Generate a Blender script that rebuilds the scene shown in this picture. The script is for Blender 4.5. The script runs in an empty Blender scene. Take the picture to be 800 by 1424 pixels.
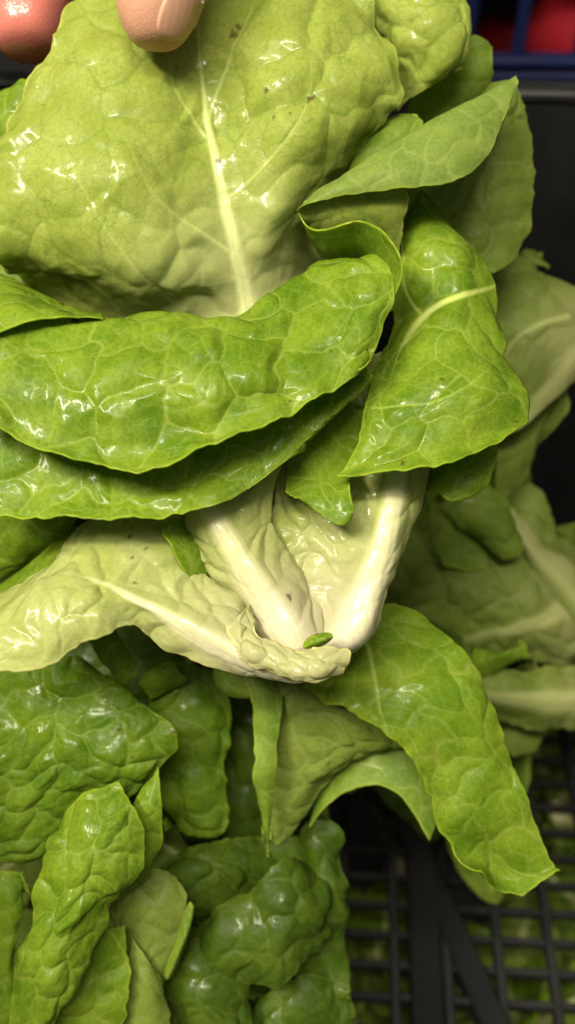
import bpy, math, random
import numpy as np
from mathutils import Vector, Matrix

# ------------------------------------------------------------------ camera
SC = bpy.context.scene
COL = SC.collection
CAMH = 0.39
PITCH = math.radians(45)
D0 = 0.24                       # distance of the sharp plane
TV = math.tan(math.radians(28))
cam = bpy.data.cameras.new('camera')
cam_o = bpy.data.objects.new('camera', cam)
COL.objects.link(cam_o)
cam_o.location = (0, 0, CAMH)
cam_o.rotation_euler = (math.pi / 2 - PITCH, 0, 0)
cam.sensor_fit = 'VERTICAL'
cam.sensor_height = 24.0
cam.lens = 12.0 / TV
cam.clip_start = 0.01
cam.clip_end = 50
cam.dof.use_dof = True
cam.dof.focus_distance = D0 - 0.008
cam.dof.aperture_fstop = cam.lens / 4.3
SC.camera = cam_o

# ------------------------------------------------------------------ light
world = bpy.data.worlds.new('World')
SC.world = world
world.use_nodes = True
bg = world.node_tree.nodes['Background']
bg.inputs[0].default_value = (1.0, 0.92, 0.74, 1)
bg.inputs[1].default_value = 0.15
SC.view_settings.view_transform = 'Standard'
SC.view_settings.look = 'None'
SC.view_settings.exposure = 0.0
SC.view_settings.gamma = 1.0


def area_lamp(name, loc, target, sx, sy, power, color):
    l = bpy.data.lights.new(name, 'AREA')
    l.shape = 'RECTANGLE'
    l.size, l.size_y = sx, sy
    l.energy = power
    l.color = color
    o = bpy.data.objects.new(name, l)
    COL.objects.link(o)
    o.location = loc
    d = Vector(target) - Vector(loc)
    o.rotation_euler = d.to_track_quat('-Z', 'Y').to_euler()
    return o


area_lamp('ceiling_lamp', (-0.60, -0.10, 1.12), (-0.05, 0.17, 0.24), 0.55, 0.12, 19.0, (1.0, 0.91, 0.71))
area_lamp('ceiling_lamp', (-0.10, -0.28, 1.40), (-0.05, 0.17, 0.24), 0.60, 0.10, 14.0, (1.0, 0.92, 0.74))
area_lamp('soft_fill_lamp', (-0.05, -0.45, 1.70), (0.0, 0.17, 0.20), 1.2, 0.7, 10.0, (1.0, 0.94, 0.80))  # broad lamp added as soft fill from front and above, no known fixture
SC.cycles.max_bounces = 8
SC.cycles.diffuse_bounces = 4
SC.cycles.transmission_bounces = 8
SC.cycles.sample_clamp_indirect = 6

# ------------------------------------------------------------------ helpers
CM = Matrix.Translation((0, 0, CAMH)) @ Matrix.Rotation(math.pi / 2 - PITCH, 4, 'X')
R3 = np.array(CM.to_3x3())
T3 = np.array((0, 0, CAMH))


def pts(a):
    """(x, y, z) of the photograph's frame with z in cm in front of the sharp plane -> world metres"""
    a = np.asarray(a, float)
    d = D0 - a[..., 2] * 0.01
    k = TV / 712.0 * d
    loc = np.stack([(a[..., 0] - 400) * k, (712 - a[..., 1]) * k, -d], -1)
    return loc @ R3.T + T3


def pt(x, y, z):
    return Vector(pts([x, y, z]))


def put(o, parent=None, label=None, cat=None, group=None, kind=None):
    COL.objects.link(o)
    if parent is not None:
        o.parent = parent
    if label: o['label'] = label
    if cat: o['category'] = cat
    if group: o['group'] = group
    if kind: o['kind'] = kind
    return o


def empty(name, loc, label, cat, group=None):
    o = bpy.data.objects.new(name, None)
    o.location = loc
    o.empty_display_size = 0.02
    return put(o, None, label, cat, group)


class Perlin:
    def __init__(self, seed):
        r = np.random.RandomState(seed)
        a = r.rand(256) * 2 * np.pi
        self.g = np.stack([np.cos(a), np.sin(a)], -1)
        self.p = np.concatenate([r.permutation(256)] * 3)

    def __call__(self, x, y):
        xi = np.floor(x).astype(int); yi = np.floor(y).astype(int)
        xf = x - xi; yf = y - yi
        u = xf * xf * xf * (xf * (xf * 6 - 15) + 10)
        v = yf * yf * yf * (yf * (yf * 6 - 15) + 10)

        def gr(ix, iy, fx, fy):
            h = self.p[self.p[ix & 255] + (iy & 255)]
            return self.g[h, 0] * fx + self.g[h, 1] * fy
        a = gr(xi, yi, xf, yf); b = gr(xi + 1, yi, xf - 1, yf)
        c = gr(xi, yi + 1, xf, yf - 1); d = gr(xi + 1, yi + 1, xf - 1, yf - 1)
        return ((a + (b - a) * u) + ((c + (d - c) * u) - (a + (b - a) * u)) * v) * 1.5


def voronoi(x, y, seed, jit=0.75):
    """unit lattice; returns the distance to the nearest cell border and a random number per cell"""
    r = np.random.RandomState(seed)
    jx = r.rand(64, 64); jy = r.rand(64, 64); rid = r.rand(64, 64)
    xi = np.floor(x).astype(int); yi = np.floor(y).astype(int)
    best = np.full(x.shape, 1e9); bx = np.zeros_like(x); by = np.zeros_like(x); bid = np.zeros_like(x)
    cand = []
    for dy in (-2, -1, 0, 1, 2):
        for dx in (-2, -1, 0, 1, 2):
            cx = xi + dx; cy = yi + dy
            px = cx + 0.5 + (jx[cy & 63, cx & 63] - 0.5) * jit + 0.5 * (cy & 1)
            py = cy + 0.5 + (jy[cy & 63, cx & 63] - 0.5) * jit
            d = (px - x) ** 2 + (py - y) ** 2
            m = d < best
            best = np.where(m, d, best); bx = np.where(m, px, bx); by = np.where(m, py, by)
            bid = np.where(m, rid[cy & 63, cx & 63], bid)
            cand.append((px, py, d))
    e = np.full(x.shape, 1e9)
    for px, py, d in cand:
        sep = np.hypot(px - bx, py - by)
        q = np.where(sep > 1e-6, (d - best) / (2 * np.maximum(sep, 1e-6)), 1e9)
        e = np.minimum(e, q)
    return e, bid


def spline_matrix(nc, nd):
    """natural cubic spline through nc knots, sampled at nd places (or at the given parameters 0..1)"""
    t = np.linspace(0, nc - 1, nd) if isinstance(nd, int) else np.clip(np.asarray(nd), 0, 1) * (nc - 1)
    if nc == 2:
        return np.stack([1 - t, t], -1)
    A = np.zeros((nc, nc)); B = np.zeros((nc, nc))
    A[0, 0] = A[-1, -1] = 1
    for i in range(1, nc - 1):
        A[i, i - 1] = 1; A[i, i] = 4; A[i, i + 1] = 1
        B[i, i - 1] = 6; B[i, i] = -12; B[i, i + 1] = 6
    M = np.linalg.solve(A, B)
    I = np.eye(nc)
    k = np.minimum(t.astype(int), nc - 2)
    f = (t - k)[:, None]
    g = 1 - f
    return g * I[k] + f * I[k + 1] + ((g ** 3 - g) * M[k] + (f ** 3 - f) * M[k + 1]) / 6


def flatten(P):
    """lay a net of 3-D points out flat so that its edge lengths (cm) are kept as well as they can be"""
    nv, nu = P.shape[:2]
    P = P * 100
    lu = np.linalg.norm(np.diff(P, axis=1), axis=-1); lv = np.linalg.norm(np.diff(P, axis=0), axis=-1)
    F = np.zeros((nv, nu, 2))
    F[:, 1:, 0] = np.cumsum(lu.mean(0))[None, :]
    F[:, :, 0] -= F[:, nu // 2:nu // 2 + 1, 0]
    F[1:, :, 1] = np.cumsum(lv.mean(1))[:, None]
    E = []
    for (dy, dx) in ((0, 1), (1, 0), (1, 1), (1, -1), (0, 2), (2, 0)):
        a = (slice(0, nv - dy), slice(0, nu - dx) if dx >= 0 else slice(-dx, nu))
        b = (slice(dy, nv), slice(dx, nu) if dx >= 0 else slice(0, nu + dx))
        E.append((a, b, np.linalg.norm(P[b] - P[a], axis=-1)))
    for it in range(160):
        C = np.zeros_like(F); W = np.zeros((nv, nu, 1))
        for a, b, L in E:
            d = F[b] - F[a]
            l = np.linalg.norm(d, axis=-1) + 1e-9
            c = d * ((l - L) / l * .5)[..., None]
            C[a] += c; C[b] -= c; W[a] += 1; W[b] += 1
        F = F + C / W * 1.2
    F[:, :, 0] -= F[0, nu // 2, 0]; F[:, :, 1] -= F[0, nu // 2, 1]
    return F


def sstep(a, b, x):
    t = np.clip((x - a) / (b - a), 0, 1)
    return t * t * (3 - 2 * t)


def poly_dist(X, Y, line):
    """distance (same units as X) to a polyline of (x, y, half width); returns distance / local half width and the half width"""
    best = np.full(X.shape, 1e9); hw = np.zeros_like(X)
    for (x0, y0, w0), (x1, y1, w1) in zip(line[:-1], line[1:]):
        dx, dy = x1 - x0, y1 - y0
        L = dx * dx + dy * dy + 1e-9
        t = np.clip(((X - x0) * dx + (Y - y0) * dy) / L, 0, 1)
        d = np.hypot(X - x0 - t * dx, Y - y0 - t * dy)
        w = w0 + (w1 - w0) * t
        q = d / w
        m = q < best
        best = np.where(m, q, best); hw = np.where(m, w, hw)
    return best, hw


def smooth_line(line, n=6):
    a = np.array(line, float)
    if len(a) < 3:
        return [tuple(r) for r in a]
    return [tuple(r) for r in spline_matrix(len(a), (len(a) - 1) * n + 1) @ a]


LEAF_COUNT = [0]


def sheet_mesh(name, V, nv, nu, attrs, st):
    me = bpy.data.meshes.new(name)
    n = nv * nu
    i = np.arange(nv - 1)[:, None] * nu + np.arange(nu - 1)[None, :]
    F = np.stack([i, i + 1, i + 1 + nu, i + nu], -1).reshape(-1, 4)
    me.vertices.add(n)
    me.vertices.foreach_set('co', V.reshape(-1).astype(np.float32))
    me.loops.add(F.size)
    me.loops.foreach_set('vertex_index', F.reshape(-1).astype(np.int32))
    me.polygons.add(len(F))
    me.polygons.foreach_set('loop_start', np.arange(0, F.size, 4, dtype=np.int32))
    me.polygons.foreach_set('loop_total', np.full(len(F), 4, np.int32))
    me.polygons.foreach_set('use_smooth', np.ones(len(F), bool))
    me.update()
    for k, a in attrs.items():
        at = me.attributes.new(k, 'FLOAT', 'POINT')
        at.data.foreach_set('value', a.reshape(-1).astype(np.float32))
    uv = me.uv_layers.new(name='surface')
    uv.data.foreach_set('uv', st.reshape(-1, 2)[F.reshape(-1)].reshape(-1).astype(np.float32))
    me.validate()
    return me


def leaf(parent, grid, mat, world_pts=False, step=2.6, ribs=(), pale=None, dome=1.0, cell=1.35, thick=0.42,
         edges=(1, 1, 1, 1), ruffle=1.0, wave=1.0, flip=False, spots=(), shear=0.35, name='leaf', label=None, axis=0,
         rib_h=1.0, fine=1.0, rnd=.4, flat=1.0):
    """a leaf as a sheet through a net of points; pale = (x, y, r0, r1) or a constant"""
    LEAF_COUNT[0] += 1
    seed = LEAF_COUNT[0] * 17 + 5
    G = np.array(grid, float)
    if axis:
        G = np.swapaxes(G, 0, 1)
    if flat != 1.0:
        zm = G[..., 2].max()
        G[..., 2] = zm + (G[..., 2] - zm) * flat
    nr, ncol = G.shape[:2]
    W = G if world_pts else pts(G)
    ext = np.linalg.norm(np.diff(W, axis=0), axis=-1).sum(0).max(), np.linalg.norm(np.diff(W, axis=1), axis=-1).sum(1).max()
    unit = step * 0.000179
    nv = int(np.clip(ext[0] / unit, 14, 300)); nu = int(np.clip(ext[1] / unit, 14, 300))
    uu, vv = np.meshgrid(np.linspace(-1, 1, nu), np.linspace(-1, 1, nv))
    # corners where two free margins meet are rounded
    q00, q01 = edges[0] * edges[2], edges[0] * edges[3]
    q10, q11 = edges[1] * edges[2], edges[1] * edges[3]
    fu, fv = (uu + 1) / 2, (vv + 1) / 2
    kw = rnd * ((q00 * (1 - fu) + q01 * fu) * (1 - fv) + (q10 * (1 - fu) + q11 * fu) * fv)
    u2 = uu * np.sqrt(1 - kw * vv ** 4); v2 = vv * np.sqrt(1 - kw * uu ** 4)
    Bu = spline_matrix(ncol, ((u2 + 1) / 2).reshape(-1)); Bv = spline_matrix(nr, ((v2 + 1) / 2).reshape(-1))
    def ev_(A):
        return np.einsum('nj,njc->nc', Bv, np.einsum('nk,jkc->njc', Bu, A)).reshape(nv, nu, -1)
    P = ev_(W)
    Q = ev_(G)                                       # where each point of the sheet lies in the frame (for rib lines)
    du = np.gradient(P, axis=1); dv = np.gradient(P, axis=0)
    lu = np.linalg.norm(du, axis=-1); lv = np.linalg.norm(dv, axis=-1)
    # the sheet laid flat, in cm, for the vein net
    C_ = np.einsum('ij,jkc,lk->ilc', spline_matrix(nr, 13), W, spline_matrix(ncol, 13))
    F_ = flatten(C_)
    Bu = spline_matrix(13, ((u2 + 1) / 2).reshape(-1)); Bv = spline_matrix(13, ((v2 + 1) / 2).reshape(-1))
    ST = ev_(F_)
    t, s = ST[..., 0], ST[..., 1]
    n = np.cross(du, dv)
    n /= np.linalg.norm(n, axis=-1, keepdims=True) + 1e-12
    campos = T3
    face = ((campos - P) * n).sum(-1).mean()
    if (face < 0) != flip:
        n = -n
    N1, N2, N3 = Perlin(seed), Perlin(seed + 1), Perlin(seed + 2)
    # free margins: distance in cm to each free edge
    cu = np.cumsum(lu, axis=1) * 100; cv = np.cumsum(lv, axis=0) * 100
    far = np.full((nv, nu), 9.0)
    dist_e = [cv - cv[:1] if edges[0] else far, cv[-1:] - cv if edges[1] else far,
              cu - cu[:, :1] if edges[2] else far, cu[:, -1:] - cu if edges[3] else far]
    rim = np.minimum.reduce(dist_e)
    eu = du / (lu[..., None] + 1e-12); ev = dv / (lv[..., None] + 1e-12)
    D = np.zeros_like(P)
    for k, (de, vec, sg, co) in enumerate(((dist_e[0], ev, -1, t), (dist_e[1], ev, 1, t), (dist_e[2], eu, -1, s), (dist_e[3], eu, 1, s))):
        if not edges[k]:
            continue
        line = co
        w = -np.abs(N1(line * 0.55 + 7.3 * k, line * 0 + k + 0.5)) * 0.22 + N1(line * 1.7 + k, line * 0 + 3.1 + k) * 0.07 + N2(line * 4.5, line * 0 + k + .3) * 0.045
        nick = N3(line * 1.1 + 5 * k, line * 0 + 8.3 + k)
        w = w - np.clip(nick - .55, 0, 1) * 0.5
        D += vec * (sg * w * ruffle * 0.01 * np.exp(-(de / 0.35) ** 2))[..., None]
        # the margin waves in and out of the leaf's plane
        D += n * ((N2(line * 0.5 + 3 * k, line * 0 + .7 + k) * 0.45 * np.exp(-(de / 0.9) ** 1.5)
                   + N3(line * 1.3, line * 0 + k + .2) * 0.20 * np.exp(-(de / 0.45) ** 1.4)
                   + N1(line * 3.0, line * 0 + k + 5.2) * 0.06 * np.exp(-(de / 0.25) ** 1.4)) * wave * 0.01)[..., None]
    # vein net
    ws = N1(s * 0.55, t * 0.55) * 0.5 + N2(s * 1.6, t * 1.6) * 0.16
    wt = N2(s * 0.55 + 9, t * 0.55) * 0.5 + N3(s * 1.6, t * 1.6) * 0.16
    a = (s - shear * np.abs(t) + 0.04 * t * t + ws) / cell
    b = (t + wt) / (cell * 1.15)
    e1, id1 = voronoi(a, b, seed + 3, 0.8)
    e1 = e1 * cell
    c2 = cell * 0.40
    e2, id2 = voronoi((s + ws * .8) / c2 + 11, (t + wt * .8) / c2 + 5, seed + 4, 0.9)
    e2 = e2 * c2
    puff1 = 1 - np.exp(-(e1 / (0.27 * cell)) ** 1.25)
    puff2 = 1 - np.exp(-(e2 / (0.28 * c2)) ** 1.2)
    big = N3(s * 0.45 + 2, t * 0.45)
    mid = N1(s * 1.1 + 4, t * 1.1) + 0.5 * N2(s * 2.3, t * 2.3)
    fade = sstep(0.0, 0.5, rim)
    h = puff1 * (0.05 + 0.11 * id1 ** 1.3) - 0.10 * np.abs(N2(s * .5 + 31, t * .5)) ** .8 + N1(s * .9 + 13, t * .9) * .05 + puff2 * (0.008 + 0.016 * id2) * fine + big * 0.11 + mid * 0.022
    h = h * dome * (0.55 + 0.45 * fade)
    vein1 = np.exp(-(e1 / (0.030 + 0.014 * N3(s * .45 + 40, t * .45))) ** 2) * (0.65 + 0.35 * sstep(-.35, .35, N1(s * .5 + 20, t * .5)))
    vein2 = np.exp(-(e2 / 0.020) ** 2) * 0.55 * sstep(-.4, .4, N2(s * .7 + 3, t * .7))
    vein = np.maximum(vein1, vein2)
    # ribs
    ribm = np.zeros((nv, nu))
    X, Y = Q[..., 0], Q[..., 1]
    if world_pts:
        X, Y = t, s
    for line in ribs:
        q, hw = poly_dist(X + N1(s, t) * (0.02 if world_pts else 1.2), Y, smooth_line(line))
        q = q * (1 + .10 * N3(s * .9, t * .9))
        prof = 1 / (1 + (q / 1.0) ** 4)
        k = hw * (1.0 if world_pts else 0.0179)
        near = np.exp(-(q / 2.0) ** 2) * np.clip(k / .08, 0, 1)
        h = h * (1 - 0.85 * near) + prof * k * 0.5 * rib_h
        groove = (N2(s * 0.25, q * 3.1) * 0.010 + N1(s * .8, t * .8) * .02) * prof * np.clip(k / .2, 0, 1)
        h += groove
        ribm = np.maximum(ribm, sstep(1.5, 0.45, q) * np.clip(k / .09, 0.0, 1) ** .8)
    if pale is None:
        pl = np.zeros((nv, nu))
    elif isinstance(pale, (int, float)):
        pl = np.full((nv, nu), float(pale))
    else:
        pl = 1 - sstep(pale[2], pale[3], np.hypot(X - pale[0], Y - pale[1]))
    sp = np.zeros((nv, nu))
    for (x, y, r) in spots:
        d = np.hypot(X - x + N2(s * 6, t * 6) * r * .9, Y - y + N3(s * 6, t * 6) * r * .9)
        sp = np.maximum(sp, 1 - sstep(r * 0.3, r * 1.1, d))
    V = P + D + n * (h * 0.01)[..., None]
    org = np.array(parent.matrix_world.translation if parent is None else parent.location)
    me = sheet_mesh(name, V - org, nv, nu, dict(vein=vein, rib=ribm, pale=pl, rim=rim, spot=sp, puff=puff1), np.stack([s, t], -1))
    o = bpy.data.objects.new(name, me)
    me.materials.append(mat)
    put(o, parent, label)
    md = o.modifiers.new('thickness', 'SOLIDIFY')
    md.thickness = thick * 0.001
    md.offset = 0
    return o


# ------------------------------------------------------------------ materials
def new_mat(name):
    m = bpy.data.materials.new(name)
    m.use_nodes = True
    nt = m.node_tree
    nt.nodes.clear()
    return m, nt


class NB:
    def __init__(self, nt): self.nt = nt
    def n(self, typ, **kw):
        nd = self.nt.nodes.new(typ)
        for k, v in kw.items(): setattr(nd, k, v)
        return nd
    def l(self, a, b): self.nt.links.new(a, b)
    def attr(self, name): return self.n('ShaderNodeAttribute', attribute_name=name).outputs['Fac']
    def math(self, op, a, b=None, clamp=False):
        m = self.n('ShaderNodeMath', operation=op, use_clamp=clamp)
        for i, v in enumerate((a, b)):
            if v is None: continue
            if isinstance(v, (int, float)): m.inputs[i].default_value = v
            else: self.l(v, m.inputs[i])
        return m.outputs[0]
    def mix(self, f, a, b, blend='MIX'):
        m = self.n('ShaderNodeMix', data_type='RGBA', blend_type=blend)
        for i, v in ((0, f), (6, a), (7, b)):
            if isinstance(v, (int, float)): m.inputs[i].default_value = v
            elif isinstance(v, tuple): m.inputs[i].default_value = (*v, 1)
            else: self.l(v, m.inputs[i])
        return m.outputs[2]
    def ramp(self, f, a, b, to0=0.0, to1=1.0):
        m = self.n('ShaderNodeMapRange', interpolation_type='SMOOTHSTEP')
        self.l(f, m.inputs[0])
        m.inputs[1].default_value = a; m.inputs[2].default_value = b
        m.inputs[3].default_value = to0; m.inputs[4].default_value = to1
        return m.outputs[0]


def leaf_mat(name, blade, blade2, vein, pale, vein_amt=0.6, wet=0.5, trans=0.35, tert=0.5, bump=0.15):
    m, nt = new_mat(name)
    b = NB(nt)
    uv = b.n('ShaderNodeUVMap', uv_map='surface').outputs[0]
    def noise(scale, detail=3, rough=.55):
        nd = b.n('ShaderNodeTexNoise')
        b.l(uv, nd.inputs['Vector'])
        nd.inputs['Scale'].default_value = scale
        nd.inputs['Detail'].default_value = detail
        nd.inputs['Roughness'].default_value = rough
        return nd
    n1 = noise(0.7, 4)
    n2 = noise(9, 4, .65)
    wd = b.n('ShaderNodeVectorMath', operation='MULTIPLY_ADD')
    b.l(noise(3, 2).outputs['Color'], wd.inputs[0]); wd.inputs[1].default_value = (.35, .35, .35); b.l(uv, wd.inputs[2])
    vo = b.n('ShaderNodeTexVoronoi', feature='DISTANCE_TO_EDGE')
    b.l(wd.outputs[0], vo.inputs['Vector']); vo.inputs['Scale'].default_value = 4.2
    terti = b.ramp(vo.outputs['Distance'], 0.0, 0.06, 1.0, 0.0)
    col = b.mix(b.ramp(n1.outputs[0], .35, .66), blade, blade2)
    col = b.mix(b.math('MULTIPLY', b.ramp(n2.outputs[0], .42, .7), .5), col, tuple(c * .8 for c in blade))
    palea = b.attr('pale')
    col = b.mix(palea, col, pale)
    v = b.math('MULTIPLY', b.attr('vein'), vein_amt)
    v = b.math('ADD', v, b.math('MULTIPLY', terti, tert * vein_amt), clamp=True)
    v = b.math('MULTIPLY', v, b.math('SUBTRACT', 1.0, b.attr('rib')))
    col = b.mix(v, col, b.mix(palea, vein, tuple(min(1, c * 1.05) for c in pale)))
    rib = b.attr('rib')
    stv = b.n('ShaderNodeMapping'); b.l(uv, stv.inputs['Vector']); stv.inputs['Scale'].default_value = (.5, 7, 1)
    ns = b.n('ShaderNodeTexNoise'); b.l(stv.outputs[0], ns.inputs['Vector']); ns.inputs['Scale'].default_value = 1.4; ns.inputs['Detail'].default_value = 4
    ribp = b.mix(b.ramp(ns.outputs[0], .3, .7), tuple(c * .86 for c in pale), (min(pale[0] * 1.06, 1), min(pale[1] * 1.02, 1), pale[2] * 1.12))
    ribc = b.mix(b.math('ADD', b.math('MULTIPLY', palea, .75), .25), b.mix(.5, vein, pale), ribp)
    col = b.mix(rib, col, ribc)
    rimf = b.math('MULTIPLY', b.ramp(b.attr('rim'), 0.0, 0.11, 0.8, 0.0), b.ramp(noise(1.9, 3).outputs[0], .3, .6, .25, 1.0))
    col = b.mix(rimf, col, (blade2[0] * 1.5, blade2[1] * 1.35, blade2[2] * 1.4))
    brown = b.math('MULTIPLY', b.ramp(b.attr('rim'), 0.01, 0.09, 1.0, 0.0), b.ramp(noise(2.6, 3).outputs[0], .60, .68, 0.0, .55))
    col = b.mix(brown, col, (.20, .11, .025))
    col = b.mix(b.math('MULTIPLY', b.attr('spot'), .8), col, (.10, .045, .02))
    bs = b.n('ShaderNodeBsdfPrincipled')
    b.l(col, bs.inputs['Base Color'])
    nw = noise(1.3, 3)
    wetm = b.ramp(nw.outputs[0], .62 - .25 * wet, .78 - .25 * wet)
    rough = b.math('ADD', b.math('MULTIPLY', wetm, -.26), .48)
    rough = b.math('ADD', rough, b.math('MULTIPLY', n2.outputs[0], .08))
    b.l(rough, bs.inputs['Roughness'])
    bs.inputs['IOR'].default_value = 1.42
    bs.inputs['Specular IOR Level'].default_value = .30
    bs.inputs['Coat Roughness'].default_value = 0.07
    bs.inputs['Coat IOR'].default_value = 1.33
    b.l(b.math('MULTIPLY', wetm, wet), bs.inputs['Coat Weight'])
    # fine relief
    hgt = b.math('ADD', b.math('MULTIPLY', n2.outputs[0], .5), b.math('MULTIPLY', b.ramp(vo.outputs['Distance'], 0, .14), .22))
    n5 = noise(30, 3)
    hgt = b.math('ADD', hgt, b.math('MULTIPLY', n5.outputs[0], .18))
    bp = b.n('ShaderNodeBump'); bp.inputs['Strength'].default_value = bump; bp.inputs['Distance'].default_value = 0.0006
    b.l(hgt, bp.inputs['Height']); b.l(bp.outputs[0], bs.inputs['Normal'])
    tr = b.n('ShaderNodeBsdfTranslucent')
    tc = b.mix(1.0, col, (1.0, 1.0, .45), 'MULTIPLY')
    b.l(tc, tr.inputs['Color'])
    mx = b.n('ShaderNodeMixShader')
    tf = b.math('MULTIPLY', b.math('SUBTRACT', 1.0, b.math('MULTIPLY', rib, .8)), trans)
    b.l(tf, mx.inputs[0])
    b.l(bs.outputs[0], mx.inputs[1]); b.l(tr.outputs[0], mx.inputs[2])
    out = b.n('ShaderNodeOutputMaterial')
    b.l(mx.outputs[0], out.inputs[0])
    return m


PALE = (.72, .70, .42)
M_TOP = leaf_mat('leaf_pale_green', (.39, .475, .075), (.48, .555, .12), (.25, .37, .05), (.62, .66, .29), .8, .9, .5, .8)
M_GRN = leaf_mat('leaf_fresh_green', (.14, .265, .009), (.28, .41, .026), (.45, .55, .10), (.50, .57, .17), .55, .7, .5)
M_MID = leaf_mat('leaf_mid_green', (.16, .28, .022), (.27, .38, .045), (.42, .50, .13), (.60, .64, .30), .5, .3, .5)
M_INN = leaf_mat('leaf_inner_pale', (.46, .52, .14), (.57, .61, .24), (.41, .48, .14), (.62, .58, .38), .55, .9, .45, .6)
M_UND = leaf_mat('leaf_underside', (.18, .26, .032), (.25, .32, .055), (.34, .42, .12), (.30, .31, .12), .45, .2, .45)
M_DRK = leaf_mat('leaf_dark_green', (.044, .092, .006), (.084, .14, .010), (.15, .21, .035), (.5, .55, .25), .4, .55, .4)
M_BRT = leaf_mat('leaf_bright_green', (.14, .27, .009), (.25, .37, .022), (.40, .49, .09), (.6, .65, .28), .55, .6, .5)
M_GLS = leaf_mat('leaf_glossy_green', (.09, .185, .007), (.155, .255, .012), (.27, .37, .06), (.6, .65, .28), .55, .65, .45)


def plain_mat(name, col, rough=.5, noise_scale=200, col2=None, bump=.2, sss=0.0, spec=.5):
    m, nt = new_mat(name)
    b = NB(nt)
    tc = b.n('ShaderNodeTexCoord').outputs['Object']
    nd = b.n('ShaderNodeTexNoise'); b.l(tc, nd.inputs['Vector'])
    nd.inputs['Scale'].default_value = noise_scale; nd.inputs['Detail'].default_value = 5
    n2 = b.n('ShaderNodeTexNoise'); b.l(tc, n2.inputs['Vector'])
    n2.inputs['Scale'].default_value = noise_scale * .13; n2.inputs['Detail'].default_value = 3
    bs = b.n('ShaderNodeBsdfPrincipled')
    b.l(b.mix(b.ramp(n2.outputs[0], .35, .65), col, col2 or tuple(c * .7 for c in col)), bs.inputs['Base Color'])
    b.l(b.math('ADD', b.math('MULTIPLY', n2.outputs[0], .25), rough - .12), bs.inputs['Roughness'])
    bs.inputs['Specular IOR Level'].default_value = spec
    if sss:
        bs.inputs['Subsurface Weight'].default_value = sss
        bs.inputs['Subsurface Radius'].default_value = (.004, .0015, .0008)
        bs.inputs['Subsurface Scale'].default_value = 1.0
    bp = b.n('ShaderNodeBump'); bp.inputs['Strength'].default_value = bump; bp.inputs['Distance'].default_value = .0004
    b.l(nd.outputs[0], bp.inputs['Height']); b.l(bp.outputs[0], bs.inputs['Normal'])
    out = b.n('ShaderNodeOutputMaterial'); b.l(bs.outputs[0], out.inputs[0])
    return m


M_BLACK = plain_mat('black_plastic', (.006, .006, .006), .48, 300, (.010, .010, .010), .2, 0, .4)
M_RIBS = plain_mat('black_plastic_matt', (.005, .005, .005), .75, 300, (.009, .009, .009), .4, 0, .2)
M_BLUE = plain_mat('blue_plastic', (.005, .009, .045), .55, 200, (.007, .012, .055), .2, 0, .2)
M_RED = plain_mat('red_skin', (.20, .004, .009), .7, 60, (.30, .010, .018), .2, 0, .15)
M_FLOOR = plain_mat('dark_floor', (.015, .015, .016), .7, 60)
M_STEM = plain_mat('stem_white', (.76, .72, .50), .4, 150, (.66, .62, .36), .25)


# ------------------------------------------------------------------ crate and surroundings
def box_mesh(name, sx, sy, sz, bev=.0006):
    import bmesh
    bm = bmesh.new()
    bmesh.ops.create_cube(bm, size=1)
    bmesh.ops.scale(bm, vec=(sx, sy, sz), verts=bm.verts)
    if bev:
        bmesh.ops.bevel(bm, geom=bm.edges[:], offset=bev, segments=1, affect='EDGES')
    me = bpy.data.meshes.new(name)
    bm.to_mesh(me); bm.free()
    return me


def part(name, me, mat, parent, loc, rz=0, label=None):
    if not me.materials: me.materials.append(mat)
    o = bpy.data.objects.new(name, me)
    put(o, parent, label)
    o.location = loc
    o.rotation_euler = (0, 0, rz)
    return o


gme = box_mesh('ground', 6, 6, .02, 0)
g = bpy.data.objects.new('ground', gme); gme.materials.append(M_FLOOR)
put(g, kind='structure'); g.location = (0, 1.0, -.15)

crate = empty('crate', (0.06, 0.19, 0.0), 'black plastic crate with slotted grid floor that holds the lettuces', 'crate')
crate.rotation_euler = (0, 0, math.radians(-3))
CX, CY = .40, .32                     # floor size
long_bar = box_mesh('bar', .0038, CY, .006, .0006)
cross_bar = box_mesh('bar', CX, .0028, .005, .0005)
NX = int(CX / .0205)
for i in range(NX + 1):
    part('bar', long_bar, M_BLACK, crate, (-CX / 2 + i * .0205, 0, -.003))
NY = int(CY / .0118)
for j in range(NY + 1):
    part('bar', cross_bar, M_BLACK, crate, (0, -CY / 2 + .004 + j * .0118, -.0034))
wide = box_mesh('floor_rib', .0125, CY, .010, .001)
part('floor_rib', wide, M_RIBS, crate, (-.0035, 0, -.0036))
wide2 = box_mesh('floor_rib', .0105, .20, .010, .001)
part('floor_rib', wide2, M_RIBS, crate, (.020, -.066, -.0037), math.radians(21))
wide3 = box_mesh('floor_rib', CX, .010, .010, .001)
part('floor_rib', wide3, M_RIBS, crate, (0, -.091, -.0035))
WH = .262
part('wall', box_mesh('wall', CX + .02, .006, WH, .001), M_RIBS, crate, (0, CY / 2 + .004, WH / 2 - .008))
part('rim', box_mesh('rim', CX + .04, .010, .006, .002), M_BLACK, crate, (0, CY / 2 + .005, WH - .011))
for sx in (-1, 1):
    part('wall', box_mesh('wall', .006, CY, WH, .001), M_BLACK, crate, (sx * (CX / 2 + .006), 0, WH / 2 - .008))
    part('rim', box_mesh('rim', .020, CY - .014, .008, .002), M_BLACK, crate, (sx * (CX / 2 + .006), -.004, WH - .0045))
bc = empty('crate', (0.14, 0.47, 0.10), 'blue plastic lattice crate standing behind the black crate', 'crate')
bm_v = box_mesh('post', .016, .012, .26, .002)
bm_t = box_mesh('bar', .0052, .008, .25, .001)
part('post', bm_v, M_BLUE, bc, (-.0616, 0, .09))
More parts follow.
